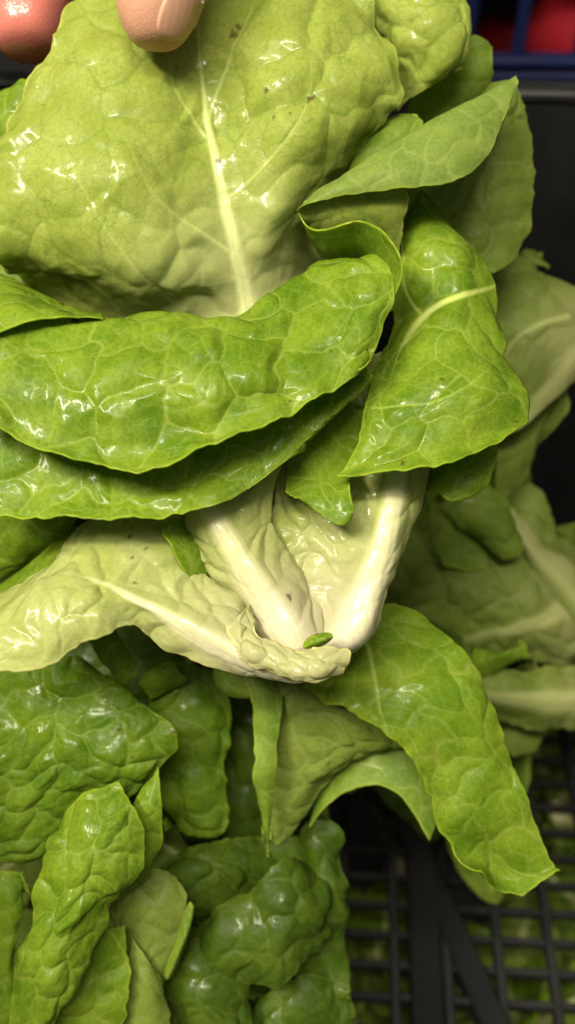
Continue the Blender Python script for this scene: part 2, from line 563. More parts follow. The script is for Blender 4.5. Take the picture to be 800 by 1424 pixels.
for k in range(5):
    part('bar', bm_t, M_BLUE, bc, (-.0323 + k * .0293, .001, .09))
for k in range(4):
    part('bar', bm_t, M_BLUE, bc, (-.095 - k * .0293, .001, .09))
for zz, hh in ((.1208, .0045), (.1145, .004), (.20, .012), (-.02, .02)):
    part('rail', box_mesh('rail', .42, .010, hh, .001), M_BLUE, bc, (0, -.002, zz))
part('panel', box_mesh('panel', .42, .004, .10, .001), M_BLUE, bc, (0, .003, .062))
part('shade_board', box_mesh('shade_board', .42, .20, .006, .001), M_BLUE, bc, (0, .14, .178))  # unseen board added above the fruit to cast shade on it
part('panel', box_mesh('panel', .42, .004, .26, .001), M_BLUE, bc, (0, .232, .04))

import bmesh
def fruit(x, y, z, r, label, seed):
    bm = bmesh.new()
    bmesh.ops.create_uvsphere(bm, u_segments=32, v_segments=20, radius=1)
    P_ = Perlin(seed)
    for v in bm.verts:
        a = math.atan2(v.co.y, v.co.x)
        rr = math.hypot(v.co.x, v.co.y)
        lob = 1 + .05 * math.cos(5 * a + seed) * rr
        dip = .22 * math.exp(-(rr / .35) ** 2)
        v.co = Vector((v.co.x * lob, v.co.y * lob, (v.co.z - (dip if v.co.z > 0 else -dip * .4)) * .86)) * r
    me = bpy.data.meshes.new('body'); bm.to_mesh(me); bm.free()
    for p in me.polygons: p.use_smooth = True
    me.materials.append(M_RED)
    o = bpy.data.objects.new('red_fruit', me)
    put(o, None, label, 'fruit', 'red fruits in the blue crate')
    o.location = (x, y, z)
for k, (x, y, z) in enumerate(((.146, .520, .214), (.134, .60, .180), (.205, .53, .215), (.20, .60, .19))):
    fruit(x, y, z, .026, ('bright red fruit touching the thin bar of the blue crate', 'shaded red fruit beside the thick blue post',
                          'red fruit at the outer end of the blue crate', 'red fruit deep inside the blue crate behind the others')[k], k + 3)

# ------------------------------------------------------------------ the held lettuce
HELD = empty('lettuce', pt(440, 895, -.6), 'wet pale green lettuce head held up by a hand, white leaf ribs showing', 'lettuce')

# tall leaf pinched by the thumb
leaf(HELD, [
    [(70, 500, -3.9), (160, 500, -3.6), (265, 500, -3.2), (355, 490, -2.5), (395, 470, -2.7), (425, 440, -3.1), (445, 420, -3.5)],
    [(24, 405, -3.0), (112, 420, -2.7), (236, 432, -2.0), (341, 405, -1.8), (388, 385, -2.1), (418, 365, -2.6), (448, 340, -3.0)],
    [(-8, 345, -1.3), (90, 352, -.7), (225, 372, -.5), (322, 345, -1.2), (380, 320, -1.0), (432, 295, -1.7), (462, 270, -2.5)],
    [(-28, 245, -.6), (80, 240, 0), (195, 245, .1), (303, 245, -.9), (385, 230, -.4), (455, 215, -.9), (512, 190, -1.9)],
    [(10, 165, -.9), (100, 145, -.3), (190, 140, -.2), (287, 150, -1.0), (370, 140, -.4), (470, 135, -.5), (566, 138, -1.3)],
    [(66, 62, -1.2), (130, 50, -.8), (200, 50, -.8), (276, 60, -1.2), (370, 45, -.7), (460, 45, -.7), (548, 58, -1.3)],
    [(104, -40, -1.6), (160, -45, -1.5), (215, -45, -1.5), (268, -40, -1.7), (350, -45, -1.5), (430, -45, -1.5), (508, -35, -1.8)],
    [(170, -110, -2.2), (200, -122, -2.2), (230, -128, -2.2), (262, -130, -2.3), (320, -128, -2.2), (380, -120, -2.3), (440, -105, -2.4)]],
    M_TOP, step=2.0, edges=(0, 1, 1, 1), dome=1.1, cell=1.55,
    ribs=[[(274, -90, 1.5), (276, 60, 2.0), (288, 160, 4), (304, 245, 7), (325, 340, 10), (346, 430, 13), (352, 500, 15)],
          [(205, 60, .3), (225, 95, .9), (252, 142, 1.5), (288, 192, 2.6)], [(372, -40, .3), (360, -10, .8), (330, 60, 1.4), (302, 130, 2.0), (292, 165, 2.6)],
          [(70, 150, .2), (95, 215, .7), (130, 290, 1.0), (180, 360, 1.6), (240, 420, 2.4)],
          [(165, 150, .2), (180, 205, .7), (205, 262, 1.2), (252, 305, 1.8), (318, 350, 3)],
          [(425, 40, .3), (432, 100, .8), (415, 170, 1.2), (345, 255, 2.0), (310, 275, 3)]],
    pale=(345, 440, 10, 260), rib_h=.55,
    spots=[(326, 48, 7), (331, 36, 5), (374, 130, 4), (383, 165, 5), (306, 160, 3), (305, 225, 5), (430, 140, 6), (404, 160, 2.5), (438, 134, 3)])

# leaf with its right half folded forward: flap, ridge, body
leaf(HELD, [
    [(414, 294, -.3), (425, 284, .1), (490, 271, .2), (570, 262, .1), (638, 250, -.2), (690, 205, -.8), (729, 115, -1.4)],
    [(413, 292, -.35), (432, 274, 0), (495, 246, .2), (565, 225, .1), (630, 200, -.2), (680, 165, -.8), (727, 113, -1.45)],
    [(413, 291, -.5), (440, 266, -.5), (500, 226, -.4), (560, 192, -.5), (620, 158, -.8), (668, 132, -1.2), (722, 108, -1.6)],
    [(414, 293, -.9), (445, 278, -.8), (505, 243, -.8), (562, 213, -1.0), (622, 185, -2.0), (665, 160, -2.3), (715, 120, -2.4)],
    [(416, 296, -1.1), (450, 300, -.9), (505, 290, -.8), (555, 280, -1.2), (610, 260, -2.7), (650, 240, -2.9), (690, 200, -3.0)],
    [(420, 302, -1.3), (455, 340, -1.4), (500, 350, -1.4), (545, 350, -1.8), (590, 330, -3.2), (630, 300, -3.3), (670, 260, -3.4)]],
    M_MID, step=2.4, edges=(1, 0, 0, 1), dome=.45, cell=1.0, wave=.25, pale=.12, ruffle=.5, flip=True)
leaf(HELD, [
    [(424, 280, -.35), (465, 262, -.3), (520, 245, -.35), (570, 240, -.5)],
    [(420, 296, -.45), (465, 290, -.3), (520, 285, -.35), (568, 282, -.6)],
    [(432, 318, -.8), (468, 318, -.7), (520, 320, -.75), (560, 320, -1.0)],
    [(440, 345, -1.4), (475, 352, -1.4), (520, 356, -1.4), (555, 360, -1.6)]],
    M_TOP, step=2.6, edges=(0, 0, 0, 1), dome=.4, cell=.9, wave=.2)
# its rolled lower margin, seen on edge
leaf(HELD, [
    [(415, 296, -.35), (424, 312, -.3), (442, 319, -.1), (470, 312, .2), (502, 306, .4), (530, 318, .7), (548, 340, .9), (561, 376, .9), (548, 414, .6)],
    [(417, 298, -.7), (428, 322, -.7), (447, 332, -.5), (473, 330, -.3), (500, 326, -.1), (522, 336, .2), (537, 354, .3), (546, 384, .3), (541, 414, .1)],
    [(419, 300, -1.2), (432, 332, -1.2), (452, 346, -1.0), (476, 346, -.8), (498, 346, -.6), (515, 354, -.4), (526, 370, -.3), (534, 394, -.3), (530, 416, -.4)],
    [(425, 302, -2.0), (437, 340, -2.0), (455, 362, -1.9), (478, 364, -1.7), (496, 366, -1.5), (508, 374, -1.3), (516, 388, -1.2), (522, 404, -1.1), (520, 420, -1.1)]],
    M_GRN, step=2.2, edges=(1, 0, 0, 0), dome=.3, wave=.1, ruffle=.3)

# wide leaf whose tip folds down over the front
leaf(HELD, [
    [(-60, 440, -1.7), (60, 470, -1.6), (160, 480, -1.4), (260, 475, -1.4), (350, 465, -1.4), (430, 430, -1.7), (495, 405, -1.4), (535, 405, -1.0)],
    [(-60, 415, -.8), (65, 437, -.4), (150, 446, 0), (250, 438, .1), (342, 434, -.1), (418, 382, -.9), (485, 356, -.6), (536, 352, -.1)],
    [(-60, 440, .5), (60, 470, .8), (155, 480, 1.1), (255, 480, 1.2), (350, 468, .9), (428, 428, .1), (498, 398, .4), (550, 398, .4)],
    [(-60, 510, 1.1), (60, 540, 1.4), (160, 550, 1.6), (260, 545, 1.7), (360, 520, 1.4), (440, 480, .9), (505, 450, .8), (541, 445, .6)],
    [(-60, 555, 1.2), (50, 592, 1.4), (165, 622, 1.55), (265, 610, 1.55), (368, 566, 1.35), (448, 522, 1.0), (505, 490, .85), (531, 478, .7)],
    [(-60, 580, 1.35), (40, 617, 1.65), (168, 657, 1.9), (250, 648, 1.95), (370, 594, 1.65), (455, 550, 1.25), (505, 522, .95), (526, 506, .75)]],
    M_GRN, step=2.2, edges=(0, 1, 0, 1), dome=1.25, cell=1.3, wave=.55, ruffle=.8,
    spots=[(103, 448, 6), (403, 559, 3), (512, 487, 3.5), (462, 487, 3)])
leaf(HELD, [
    [(-50, 365, -1.6), (0, 380, -1.4), (50, 405, -1.0), (95, 428, -.6), (142, 441, -.1)],
    [(-50, 400, -.4), (0, 398, -.2), (45, 418, .2), (92, 436, .4), (143, 442, .25)],
    [(-50, 440, .75), (0, 430, .75), (45, 432, .75), (92, 440, .7), (144, 443, .4)],
    [(-50, 480, 1.2), (0, 460, 1.15), (45, 447, 1.0), (92, 443, .85), (145, 444, .45)]],
    M_GRN, step=2.6, edges=(0, 1, 0, 0), dome=.5, cell=.9, wave=.15, ruffle=.3)

# second folded leaf right under it
leaf(HELD, [
    [(-60, 560, -.2), (50, 580, 0), (150, 600, .1), (260, 590, .1), (370, 550, -.1), (450, 510, -.3), (512, 490, -.4)],
    [(-60, 620, .3), (50, 645, .4), (150, 660, .5), (260, 650, .5), (360, 610, .3), (440, 565, 0), (516, 515, -.1)],
    [(-60, 680, .5), (40, 690, .65), (140, 700, .75), (250, 685, .75), (340, 655, .55), (420, 602, .2), (521, 522, 0)],
    [(-60, 705, .75), (30, 719, .95), (125, 727, 1.1), (240, 713, 1.1), (312, 698, .85), (402, 640, .35), (526, 530, .05)]],
    M_GRN, step=2.3, edges=(0, 1, 0, 1), dome=.9, cell=.85, wave=.5, ruffle=.9)

# right leaf with a pale rib that tips over to the front
leaf(HELD, [
    [(556, 310, -2.2), (564, 285, -2.1), (576, 268, -2.0), (590, 266, -2.1), (606, 278, -2.3)],
    [(546, 390, -1.9), (575, 362, -1.2), (603, 350, -1.0), (632, 345, -1.1), (655, 348, -1.6)],
    [(540, 460, -1.6), (575, 440, -.9), (612, 425, -.6), (650, 412, -.6), (690, 412, -1.4)],
    [(524, 512, -.9), (560, 510, -.2), (610, 500, .3), (660, 490, .2), (709, 490, -.6)],
    [(505, 585, .1), (550, 578, .6), (610, 568, .9), (670, 558, .9), (738, 574, .2)],
    [(482, 638, .3), (530, 632, .7), (590, 622, .9), (650, 608, .9), (724, 594, .5)],
    [(464, 663, .5), (510, 661, .95), (560, 660, 1.25), (630, 644, 1.3), (700, 611, .9)]],
    M_GRN, step=2.3, edges=(0, 1, 1, 1), dome=1.0, cell=1.2, wave=.5, ruffle=.7,
    ribs=[[(695, 398, 1.5), (665, 405, 3.5), (640, 412, 4.2), (600, 432, 4.5), (570, 465, 3.5), (552, 505, 1.5), (540, 540, .4)],
          [(520, 572, 1.6), (600, 560, 1.4), (660, 530, 1.2), (690, 500, .8)], [(560, 330, 1.5), (565, 400, 2), (588, 440, 2.5)]],
    rnd=0, rib_h=.35, spots=[(559, 647, 5), (718, 588, 4), (616, 530, 3)])
leaf(HELD, [
    [(420, 570, -1.9), (450, 560, -1.7), (485, 560, -1.4), (515, 570, -1.0), (535, 580, -.8)],
    [(402, 630, -1.3), (432, 625, -1.1), (462, 632, -.9), (486, 640, -.5), (500, 642, -.3)],
    [(397, 670, -.7), (430, 668, -.4), (462, 676, -.1), (480, 674, .1), (488, 668, .2)],
    [(395, 682, -.4), (425, 694, -.1), (455, 715, .3), (478, 722, .4), (492, 700, .4)],
    [(394, 686, -.4), (424, 698, -.1), (452, 719, .25), (478, 727, .3), (494, 706, .3)]],
    M_GRN, step=2.3, edges=(0, 1, 1, 1), dome=.4, cell=.8, wave=.2, ruffle=.3)
leaf(HELD, [
    [(590, 630, -1.8), (620, 620, -1.6), (660, 600, -1.3), (700, 590, -1.1)],
    [(583, 680, -1.5), (610, 656, -1.0), (650, 645, -.8), (696, 625, -.9)],
    [(575, 715, -1.6), (602, 676, -.9), (632, 690, -.7), (686, 664, -.9)],
    [(570, 725, -1.7), (598, 686, -1.0), (626, 697, -.8), (684, 672, -1.0)]],
    M_GRN, step=2.4, edges=(0, 1, 0, 1), dome=.5, cell=.9, wave=.4, ruffle=.5)

# inner pale leaves and their white ribs
leaf(HELD, [
    [(415, 900, -2.2), (440, 908, -2.0), (465, 905, -1.9), (490, 893, -1.9), (506, 880, -2.1)],
    [(397, 896, -.8), (430, 906, -.4), (465, 903, -.1), (500, 888, 0), (519, 874, -.5)],
    [(372, 835, -1.0), (425, 838, -.7), (470, 832, -.4), (518, 825, 0), (546, 815, -.6)],
    [(365, 770, -1.2), (420, 770, -.8), (480, 765, -.5), (536, 758, -.1), (566, 750, -.8)],
    [(380, 700, -1.4), (430, 695, -1.0), (490, 690, -.7), (551, 690, -.3), (590, 680, -1.1)],
    [(400, 620, -1.7), (450, 600, -1.5), (500, 590, -1.2), (565, 600, -.8), (605, 610, -1.4)],
    [(430, 540, -2.1), (470, 520, -2.0), (510, 510, -1.9), (555, 520, -1.7), (595, 540, -1.9)]],
    M_INN, step=2.2, edges=(0, 0, 0, 1), dome=1.3, cell=.8, wave=.3,
    ribs=[[(562, 600, 11), (549, 680, 13), (535, 755, 16), (512, 825, 20), (480, 888, 22)]],
    pale=(470, 890, 10, 190), shear=.6, rib_h=.5, spots=[(400, 832, 3)])
leaf(HELD, [
    [(372, 908, -2.0), (395, 914, -1.8), (425, 910, -1.7), (448, 895, -2.0)],
    [(352, 903, -.7), (380, 908, -.2), (425, 905, 0), (455, 888, -.5)],
    [(330, 855, -.8), (358, 850, -.1), (398, 835, .1), (436, 820, -.8)],
    [(295, 805, -1.0), (318, 792, -.2), (348, 775, 0), (390, 755, -.8)],
    [(250, 765, -1.1), (278, 742, -.3), (312, 722, -.1), (378, 690, -.9)],
    [(215, 705, -1.3), (250, 682, -.6), (292, 660, -.5), (415, 600, -1.3)],
    [(225, 640, -1.7), (262, 620, -1.2), (312, 600, -1.0), (480, 530, -1.9)]],
    M_INN, step=2.2, edges=(0, 0, 1, 0), dome=1.1, cell=.85, wave=.3,
    ribs=[[(262, 660, 11), (295, 712, 13), (328, 770, 16), (368, 835, 20), (415, 895, 24)]],
    pale=(415, 880, 10, 170), shear=.6, rib_h=.5, spots=[(402, 832, 6)])
leaf(HELD, [
    [(330, 800, -2.6), (400, 810, -2.6), (480, 800, -2.6), (560, 770, -2.6)],
    [(300, 700, -2.4), (390, 700, -2.4), (480, 690, -2.4), (580, 680, -2.5)],
    [(330, 600, -2.3), (400, 600, -2.2), (480, 580, -2.3), (570, 580, -2.5)],
    [(380, 520, -2.6), (430, 510, -2.5), (490, 490, -2.5), (550, 490, -2.8)]],
    M_INN, step=3, edges=(0, 1, 0, 0), dome=1.2, cell=.9, pale=.15)
# torn scraps of blade at the base
leaf(HELD, [[(420, 898, .75), (434, 884, .8), (463, 878, .6)], [(422, 901, .85), (442, 892, .95), (464, 884, .8)], [(424, 903, .7), (446, 898, .75), (463, 889, .65)]],
     M_GRN, step=2, edges=(1, 1, 1, 1), dome=.05, wave=.05, ruffle=.3, thick=.3)
# stub where the head was cut
def blob(parent, name, c, r, mat, seed, squash=(1, 1, 1)):
    bm = bmesh.new()
    bmesh.ops.create_icosphere(bm, subdivisions=4, radius=1)
    N_ = Perlin(seed)
    for v in bm.verts:
        a = np.array([v.co.x * 1.3 + v.co.z, v.co.y * 1.3 + v.co.z * .4])
        k = 1 + .10 * float(N_(a[:1], a[1:])[0])
        v.co = Vector((v.co.x * squash[0], v.co.y * squash[1], v.co.z * squash[2])) * (r * k)
    me = bpy.data.meshes.new(name); bm.to_mesh(me); bm.free()
    for p in me.polygons: p.use_smooth = True
    me.materials.append(mat)
    o = bpy.data.objects.new(name, me)
    put(o, parent)
    o.location = Vector(c) - parent.location
    return o
blob(HELD, 'stem', pt(440, 866, -2.3), .0085, M_STEM, 4, (1.1, 1, 1))

# outer leaf stretching to the left, its far end folded down
H7 = [
    [(478, 898, .3), (482, 908, .6), (484, 918, .8), (482, 928, .7), (474, 937, .3)],
    [(415, 902, .1), (415, 912, .5), (412, 922, .8), (408, 934, .8), (402, 946, .4)],
    [(355, 876, -.4), (352, 890, .2), (345, 905, .7), (338, 920, .7), (325, 937, .3)],
    [(349, 815, -.7), (325, 845, 0), (295, 875, .6), (285, 892, .6), (265, 914, .2)],
    [(288, 805, -.8), (262, 815, -.2), (232, 845, .5), (225, 865, .5), (205, 887, .1)],
    [(232, 705, -1.0), (210, 760, -.3), (170, 815, .4), (175, 840, .6), (185, 870, .5)],
    [(122, 718, -1.0), (116, 758, -.4), (110, 798, .3), (115, 840, .9), (128, 893, .9)],
    [(62, 788, -.7), (56, 798, -.4), (50, 812, .2), (45, 860, 1.0), (48, 936, 1.1)],
    [(-30, 840, -.8), (-25, 842, -.5), (-20, 845, .1), (-25, 880, .8), (-20, 935, 1.0)]]
leaf(HELD, H7, M_INN, step=2.2, edges=(1, 0, 1, 1), dome=.85, cell=.75, wave=.35, ruffle=.8, axis=1 if False else 0,
     ribs=[[(480, 926, 13), (410, 930, 14), (345, 915, 15), (285, 888, 13), (228, 855, 9), (175, 826, 5), (125, 805, 2), (80, 802, .5)]],
     pale=(440, 930, 20, 280), rib_h=.35, shear=.2,
     spots=[(182, 745, 4), (184, 775, 3), (188, 810, 3), (205, 762, 3), (175, 725, 3)])
leaf(HELD, [
    [(346, 835, -.3), (350, 868, .1), (362, 884, .5), (385, 893, .7), (410, 903, .9), (436, 908, 1.0), (462, 903, .9), (486, 910, .8)],
    [(338, 850, .2), (342, 880, .6), (358, 898, .95), (382, 908, 1.1), (408, 917, 1.2), (436, 920, 1.25), (462, 917, 1.15), (484, 919, 1.0)],
    [(325, 862, .5), (330, 893, .85), (350, 912, 1.1), (376, 922, 1.25), (404, 931, 1.3), (434, 934, 1.35), (460, 930, 1.2), (480, 930, 1.0)],
    [(310, 872, .55), (318, 900, .8), (340, 922, 1.0), (370, 934, 1.1), (400, 942, 1.15), (432, 945, 1.15), (458, 940, 1.0), (476, 936, .8)]],
    M_INN, step=1.8, edges=(1, 1, 0, 1), dome=1.1, cell=.5, wave=.55, ruffle=.9, pale=.5, fine=1.0, rnd=.2, thick=.35)
leaf(HELD, [
    [(128, 722, -1.9), (75, 755, -1.7), (30, 795, -1.6), (-30, 830, -1.6)],
    [(126, 726, -1.2), (72, 778, -.9), (20, 815, -.8), (-30, 842, -.7)],
    [(122, 731, -.8), (64, 805, -.3), (10, 836, -.2), (-30, 854, -.2)]],
    M_GRN, step=2.6, edges=(0, 1, 0, 0), dome=.3, wave=.1, ruffle=.3)
leaf(HELD, [
    [(221, 716, -.7), (242, 712, -.4), (264, 716, -.9)],
    [(224, 748, -.2), (248, 748, -.5), (270, 752, -.8)],
    [(246, 788, -.2), (266, 782, -.5), (284, 788, -.8)],
    [(270, 818, -.6), (284, 812, -.7), (292, 812, -.9)]],
    M_GRN, step=2.2, edges=(0, 1, 1, 1), dome=.5, cell=.7, wave=.35, ruffle=.5)
leaf(HELD, [
    [(-40, 690, -1.6), (40, 695, -1.4), (122, 705, -1.4)],
    [(-40, 740, -1.7), (40, 745, -1.5), (100, 745, -1.7)],
    [(-40, 790, -2.0), (25, 778, -1.9), (60, 775, -2.1)],
    [(-40, 830, -2.5), (10, 805, -2.5), (40, 795, -2.6)]],
    M_GRN, step=3, edges=(0, 1, 0, 1), dome=.6, wave=.3)

# leaves at the back of the held head
leaf(HELD, [
    [(556, 160, -3.0), (575, 138, -2.6), (612, 106, -2.2), (645, 96, -2.5)],
    [(545, 105, -2.6), (582, 92, -2.0), (625, 82, -1.7), (654, 80, -2.2)],
    [(520, 20, -2.3), (570, 20, -1.6), (620, 25, -1.5), (652, 36, -2.1)],
    [(500, -55, -2.5), (550, -65, -2.0), (600, -55, -2.0), (638, -35, -2.5)]],
    M_TOP, step=2.6, edges=(1, 0, 0, 1), dome=1.2, cell=1.0, wave=.5)
leaf(HELD, [
    [(560, 215, -4.2), (600, 190, -4.0), (645, 165, -3.8), (680, 125, -3.6)],
    [(570, 140, -4.0), (615, 125, -3.6), (655, 110, -3.2), (686, 88, -3.3)],
    [(600, 80, -4.0), (630, 65, -3.7), (660, 52, -3.5), (683, 64, -3.6)]],
    M_MID, step=3, edges=(0, 1, 0, 1), dome=.7, wave=.3)
leaf(HELD, [
    [(478, 262, -1.9), (505, 240, -1.7), (540, 215, -1.6), (590, 190, -1.6)],
    [(488, 232, -1.8), (512, 210, -1.6), (548, 185, -1.5), (590, 172, -1.7)],
    [(497, 212, -1.9), (520, 182, -1.8), (555, 158, -1.8), (591, 161, -1.9)]],
    M_MID, step=2.6, edges=(0, 1, 0, 1), dome=.4, wave=.15, ruffle=.4)
leaf(HELD, [
    [(590, 400, -4.2), (640, 395, -3.8), (690, 378, -3.6), (722, 352, -3.8)],
    [(585, 315, -3.8), (640, 312, -3.3), (690, 306, -3.2), (738, 310, -3.6)],
    [(600, 240, -3.6), (650, 240, -3.1), (700, 240, -3.0), (745, 236, -3.4)],
    [(640, 170, -3.6), (670, 160, -3.2), (705, 160, -3.1), (739, 172, -3.5)],
    [(680, 125, -3.7), (700, 118, -3.5), (716, 122, -3.4), (730, 138, -3.6)]],
    M_UND, step=3, edges=(0, 1, 0, 1), dome=1.0, cell=1.2, wave=.4)
leaf(HELD, [
    [(440, 420, -3.4), (480, 420, -3.4), (540, 430, -3.4), (570, 440, -3.2)],
    [(420, 330, -3.6), (480, 330, -3.6), (540, 340, -3.8), (590, 340, -3.6)],
    [(440, 230, -3.6), (500, 220, -3.8), (560, 230, -4.0), (610, 250, -4.0)]],
    M_UND, step=3.2, edges=(0, 1, 0, 0), dome=.8)
leaf(HELD, [
    [(-40, 420, -4), (10, 430, -3.6), (60, 440, -3.6)],
    [(-60, 260, -3.6), (-10, 250, -3.0), (50, 270, -3.0)],
    [(-60, 160, -3.6), (0, 140, -2.8), (50, 160, -2.8)],
    [(-40, 120, -3.6), (10, 122, -2.9), (60, 115, -2.9)]],
    M_GRN, step=3, dome=.6)

# ------------------------------------------------------------------ other heads in the crate
GRP = 'lettuces lying in the crate'
UNDER = empty('lettuce', pt(430, 960, -5.5), 'lettuce under the held head, long green leaf drooping over the crate grid', 'lettuce', GRP)
leaf(UNDER, [
    [(415, 960, -2.6), (460, 900, -2.9), (515, 850, -3.1), (556, 840, -3.2)],
    [(480, 990, -1.9), (530, 930, -1.9), (580, 895, -2.2), (626, 892, -2.5)],
    [(540, 1020, -1.5), (585, 980, -1.3), (640, 955, -1.6), (686, 978, -1.8)],
    [(583, 1075, -1.5), (620, 1060, -1.4), (670, 1040, -1.4), (716, 1058, -1.7)],
    [(603, 1140, -1.7), (640, 1130, -1.3), (690, 1110, -1.5), (739, 1125, -1.7)],
    [(630, 1180, -1.4), (668, 1180, -1.8), (712, 1170, -1.7), (757, 1172, -1.8)],
    [(650, 1203, -1.2), (690, 1218, -2.0), (735, 1212, -1.9), (770, 1201, -1.9)],
    [(664, 1214, -.9), (702, 1242, -1.5), (742, 1242, -1.6), (784, 1215, -1.8)]],
    M_BRT, step=2.3, edges=(0, 1, 1, 1), dome=.7, cell=1.0, wave=.6, ruffle=.8,
    ribs=[[(505, 870, 3), (520, 930, 2.2), (535, 1000, 1.2), (548, 1050, .3)]], rib_h=.3, rnd=.08)
leaf(UNDER, [
    [(335, 935, -3.4), (395, 940, -3.1), (450, 955, -3.0), (520, 985, -3.1)],
    [(350, 985, -3.4), (415, 995, -2.9), (490, 1010, -2.8), (562, 1040, -3.1)],
    [(372, 1060, -3.6), (430, 1050, -3.1), (490, 1045, -3.0), (545, 1046, -3.4)],
    [(368, 1120, -3.7), (400, 1110, -3.4), (435, 1095, -3.4), (478, 1065, -3.7)],
    [(374, 1195, -4.0), (388, 1180, -3.9), (408, 1155, -3.9), (436, 1120, -4.1)]],
    M_UND, step=2.8, edges=(0, 1, 1, 1), dome=.9, cell=.8, wave=.3)
leaf(UNDER, [
    [(338, 945, -3.5), (362, 940, -3.4), (396, 965, -3.4)],
    [(352, 985, -3.0), (370, 978, -2.8), (390, 1000, -2.9)],
    [(353, 1055, -2.8), (368, 1055, -2.7), (382, 1058, -2.9)],
    [(360, 1120, -3.1), (369, 1120, -2.9), (377, 1120, -3.1)],
    [(371, 1190, -3.6), (374, 1196, -3.6), (378, 1190, -3.7)]],
    M_MID, step=2.6, edges=(0, 1, 1, 1), dome=.3, wave=.5, ruffle=.5, flat=.5)
leaf(UNDER, [
    [(445, 1090, -4.3), (490, 1040, -3.9), (540, 1020, -3.7), (585, 1045, -3.5), (615, 1095, -3.4)],
    [(437, 1128, -4.2), (481, 1078, -3.7), (531, 1066, -3.5), (574, 1090, -3.3), (612, 1130, -3.2)],
    [(432, 1152, -4.1), (473, 1107, -3.6), (523, 1094, -3.3), (563, 1115, -3.1), (596, 1170, -3.1)]],
    M_MID, step=2.8, edges=(0, 1, 0, 0), dome=.4, wave=.2, ruffle=.3)
leaf(UNDER, [
    [(296, 925, -3.6), (310, 925, -3.3), (340, 930, -3.2)],
    [(302, 950, -3.5), (318, 955, -3.2), (350, 962, -3.1)],
    [(310, 962, -3.6), (328, 968, -3.3), (358, 970, -3.2)]], M_MID, step=2.8, edges=(0, 1, 1, 0), dome=.2, wave=.1, ruffle=.3)

BACKR = empty('lettuce', pt(800, 560, -8), 'blurred pale lettuce lying high against the black crate wall', 'lettuce', GRP)
leaf(BACKR, [
    [(660, 600, -7.4), (715, 600, -6.6), (765, 560, -6.4), (840, 500, -6.6)],
    [(660, 500, -6.8), (712, 500, -6.0), (770, 490, -5.8), (850, 455, -6.2)],
    [(668, 410, -6.8), (720, 412, -6.0), (775, 412, -6.0), (850, 430, -6.4)],
    [(690, 362, -7.2), (730, 358, -6.7), (775, 378, -6.7), (840, 408, -7.0)]],
    M_UND, step=3.4, edges=(0, 1, 1, 1), dome=1.0, cell=1.2,
    ribs=[[(850, 455, 16), (790, 515, 13), (735, 578, 9), (690, 640, 6)], [(690, 540, 2), (720, 470, 3), (790, 440, 4)]], pale=(850, 480, 20, 160), rib_h=.4)
leaf(BACKR, [
    [(690, 700, -8.6), (715, 690, -8.2), (745, 640, -8), (790, 570, -7.8)],
    [(690, 640, -8.0), (720, 630, -7.6), (750, 590, -7.4), (800, 530, -7.2)],
    [(690, 570, -7.8), (730, 560, -7.4), (770, 540, -7.2), (820, 510, -7)]],
    M_UND, step=3.6, edges=(1, 0, 0, 1), dome=.8)
leaf(BACKR, [
    [(720, 380, -7.8), (745, 372, -7.5), (765, 385, -7.7)], [(710, 360, -7.8), (735, 352, -7.5), (762, 365, -7.8)], [(715, 350, -8), (735, 345, -8), (752, 352, -8)]],
    M_UND, step=3.6, dome=.5)

LOWR = empty('lettuce', pt(820, 900, -13), 'shaded lettuce lying on its side below the held head, pale stem toward the crate wall', 'lettuce', GRP)
LOWR_G = [
    [(870, 790, -10.6), (870, 840, -9.8), (870, 880, -9.6), (870, 930, -10.2)],
    [(780, 745, -10.4), (780, 810, -9.2), (780, 875, -8.9), (780, 930, -9.8)],
    [(695, 700, -10.4), (695, 780, -8.9), (695, 850, -8.6), (695, 915, -9.6)],
    [(620, 700, -10.6), (620, 770, -9.2), (610, 840, -9.0), (610, 905, -10)],
    [(545, 740, -11), (545, 780, -10), (540, 830, -10), (550, 885, -11)]]
leaf(LOWR, LOWR_G, M_UND, step=3.4, edges=(0, 1, 1, 1), dome=1.3, cell=1.0,
     ribs=[[(870, 800, 22), (800, 840, 16), (730, 870, 9), (640, 890, 4)]], pale=(870, 860, 20, 190), rib_h=.3)
leaf(LOWR, [
    [(870, 920, -9.6), (870, 965, -9), (870, 1010, -9.8)],
    [(780, 925, -9.2), (780, 970, -8.6), (780, 1010, -9.4)],
    [(700, 930, -9.2), (700, 965, -8.6), (705, 1005, -9.4)],
    [(630, 905, -9.8), (635, 950, -9.4), (650, 985, -10)]],
    M_UND, step=3.4, edges=(0, 1, 1, 1), dome=1.0, cell=1.0, ribs=[[(870, 975, 18), (780, 975, 14), (700, 970, 8), (640, 950, 3)]], pale=(870, 970, 20, 150), rib_h=.4)
leaf(LOWR, [
    [(640, 960, -9.0), (690, 935, -8.6), (735, 905, -8.6)],
    [(640, 935, -8.7), (685, 915, -8.2), (733, 897, -8.3)],
    [(650, 915, -8.9), (690, 900, -8.6), (728, 893, -8.6)]], M_GRN, step=3.4, edges=(0, 1, 1, 1), dome=.4)
leaf(LOWR, [
    [(700, 780, -9.4), (722, 770, -8.6), (735, 745, -8.6), (728, 725, -9.2)],
    [(650, 740, -9.0), (690, 735, -8.0), (712, 715, -8.0), (715, 690, -8.8)],
    [(600, 700, -9.4), (640, 690, -8.6), (665, 675, -8.6), (675, 665, -9.2)]],
    M_MID, step=3.2, edges=(1, 1, 1, 1), dome=1.0, wave=1.0, flat=.35, rnd=.2)
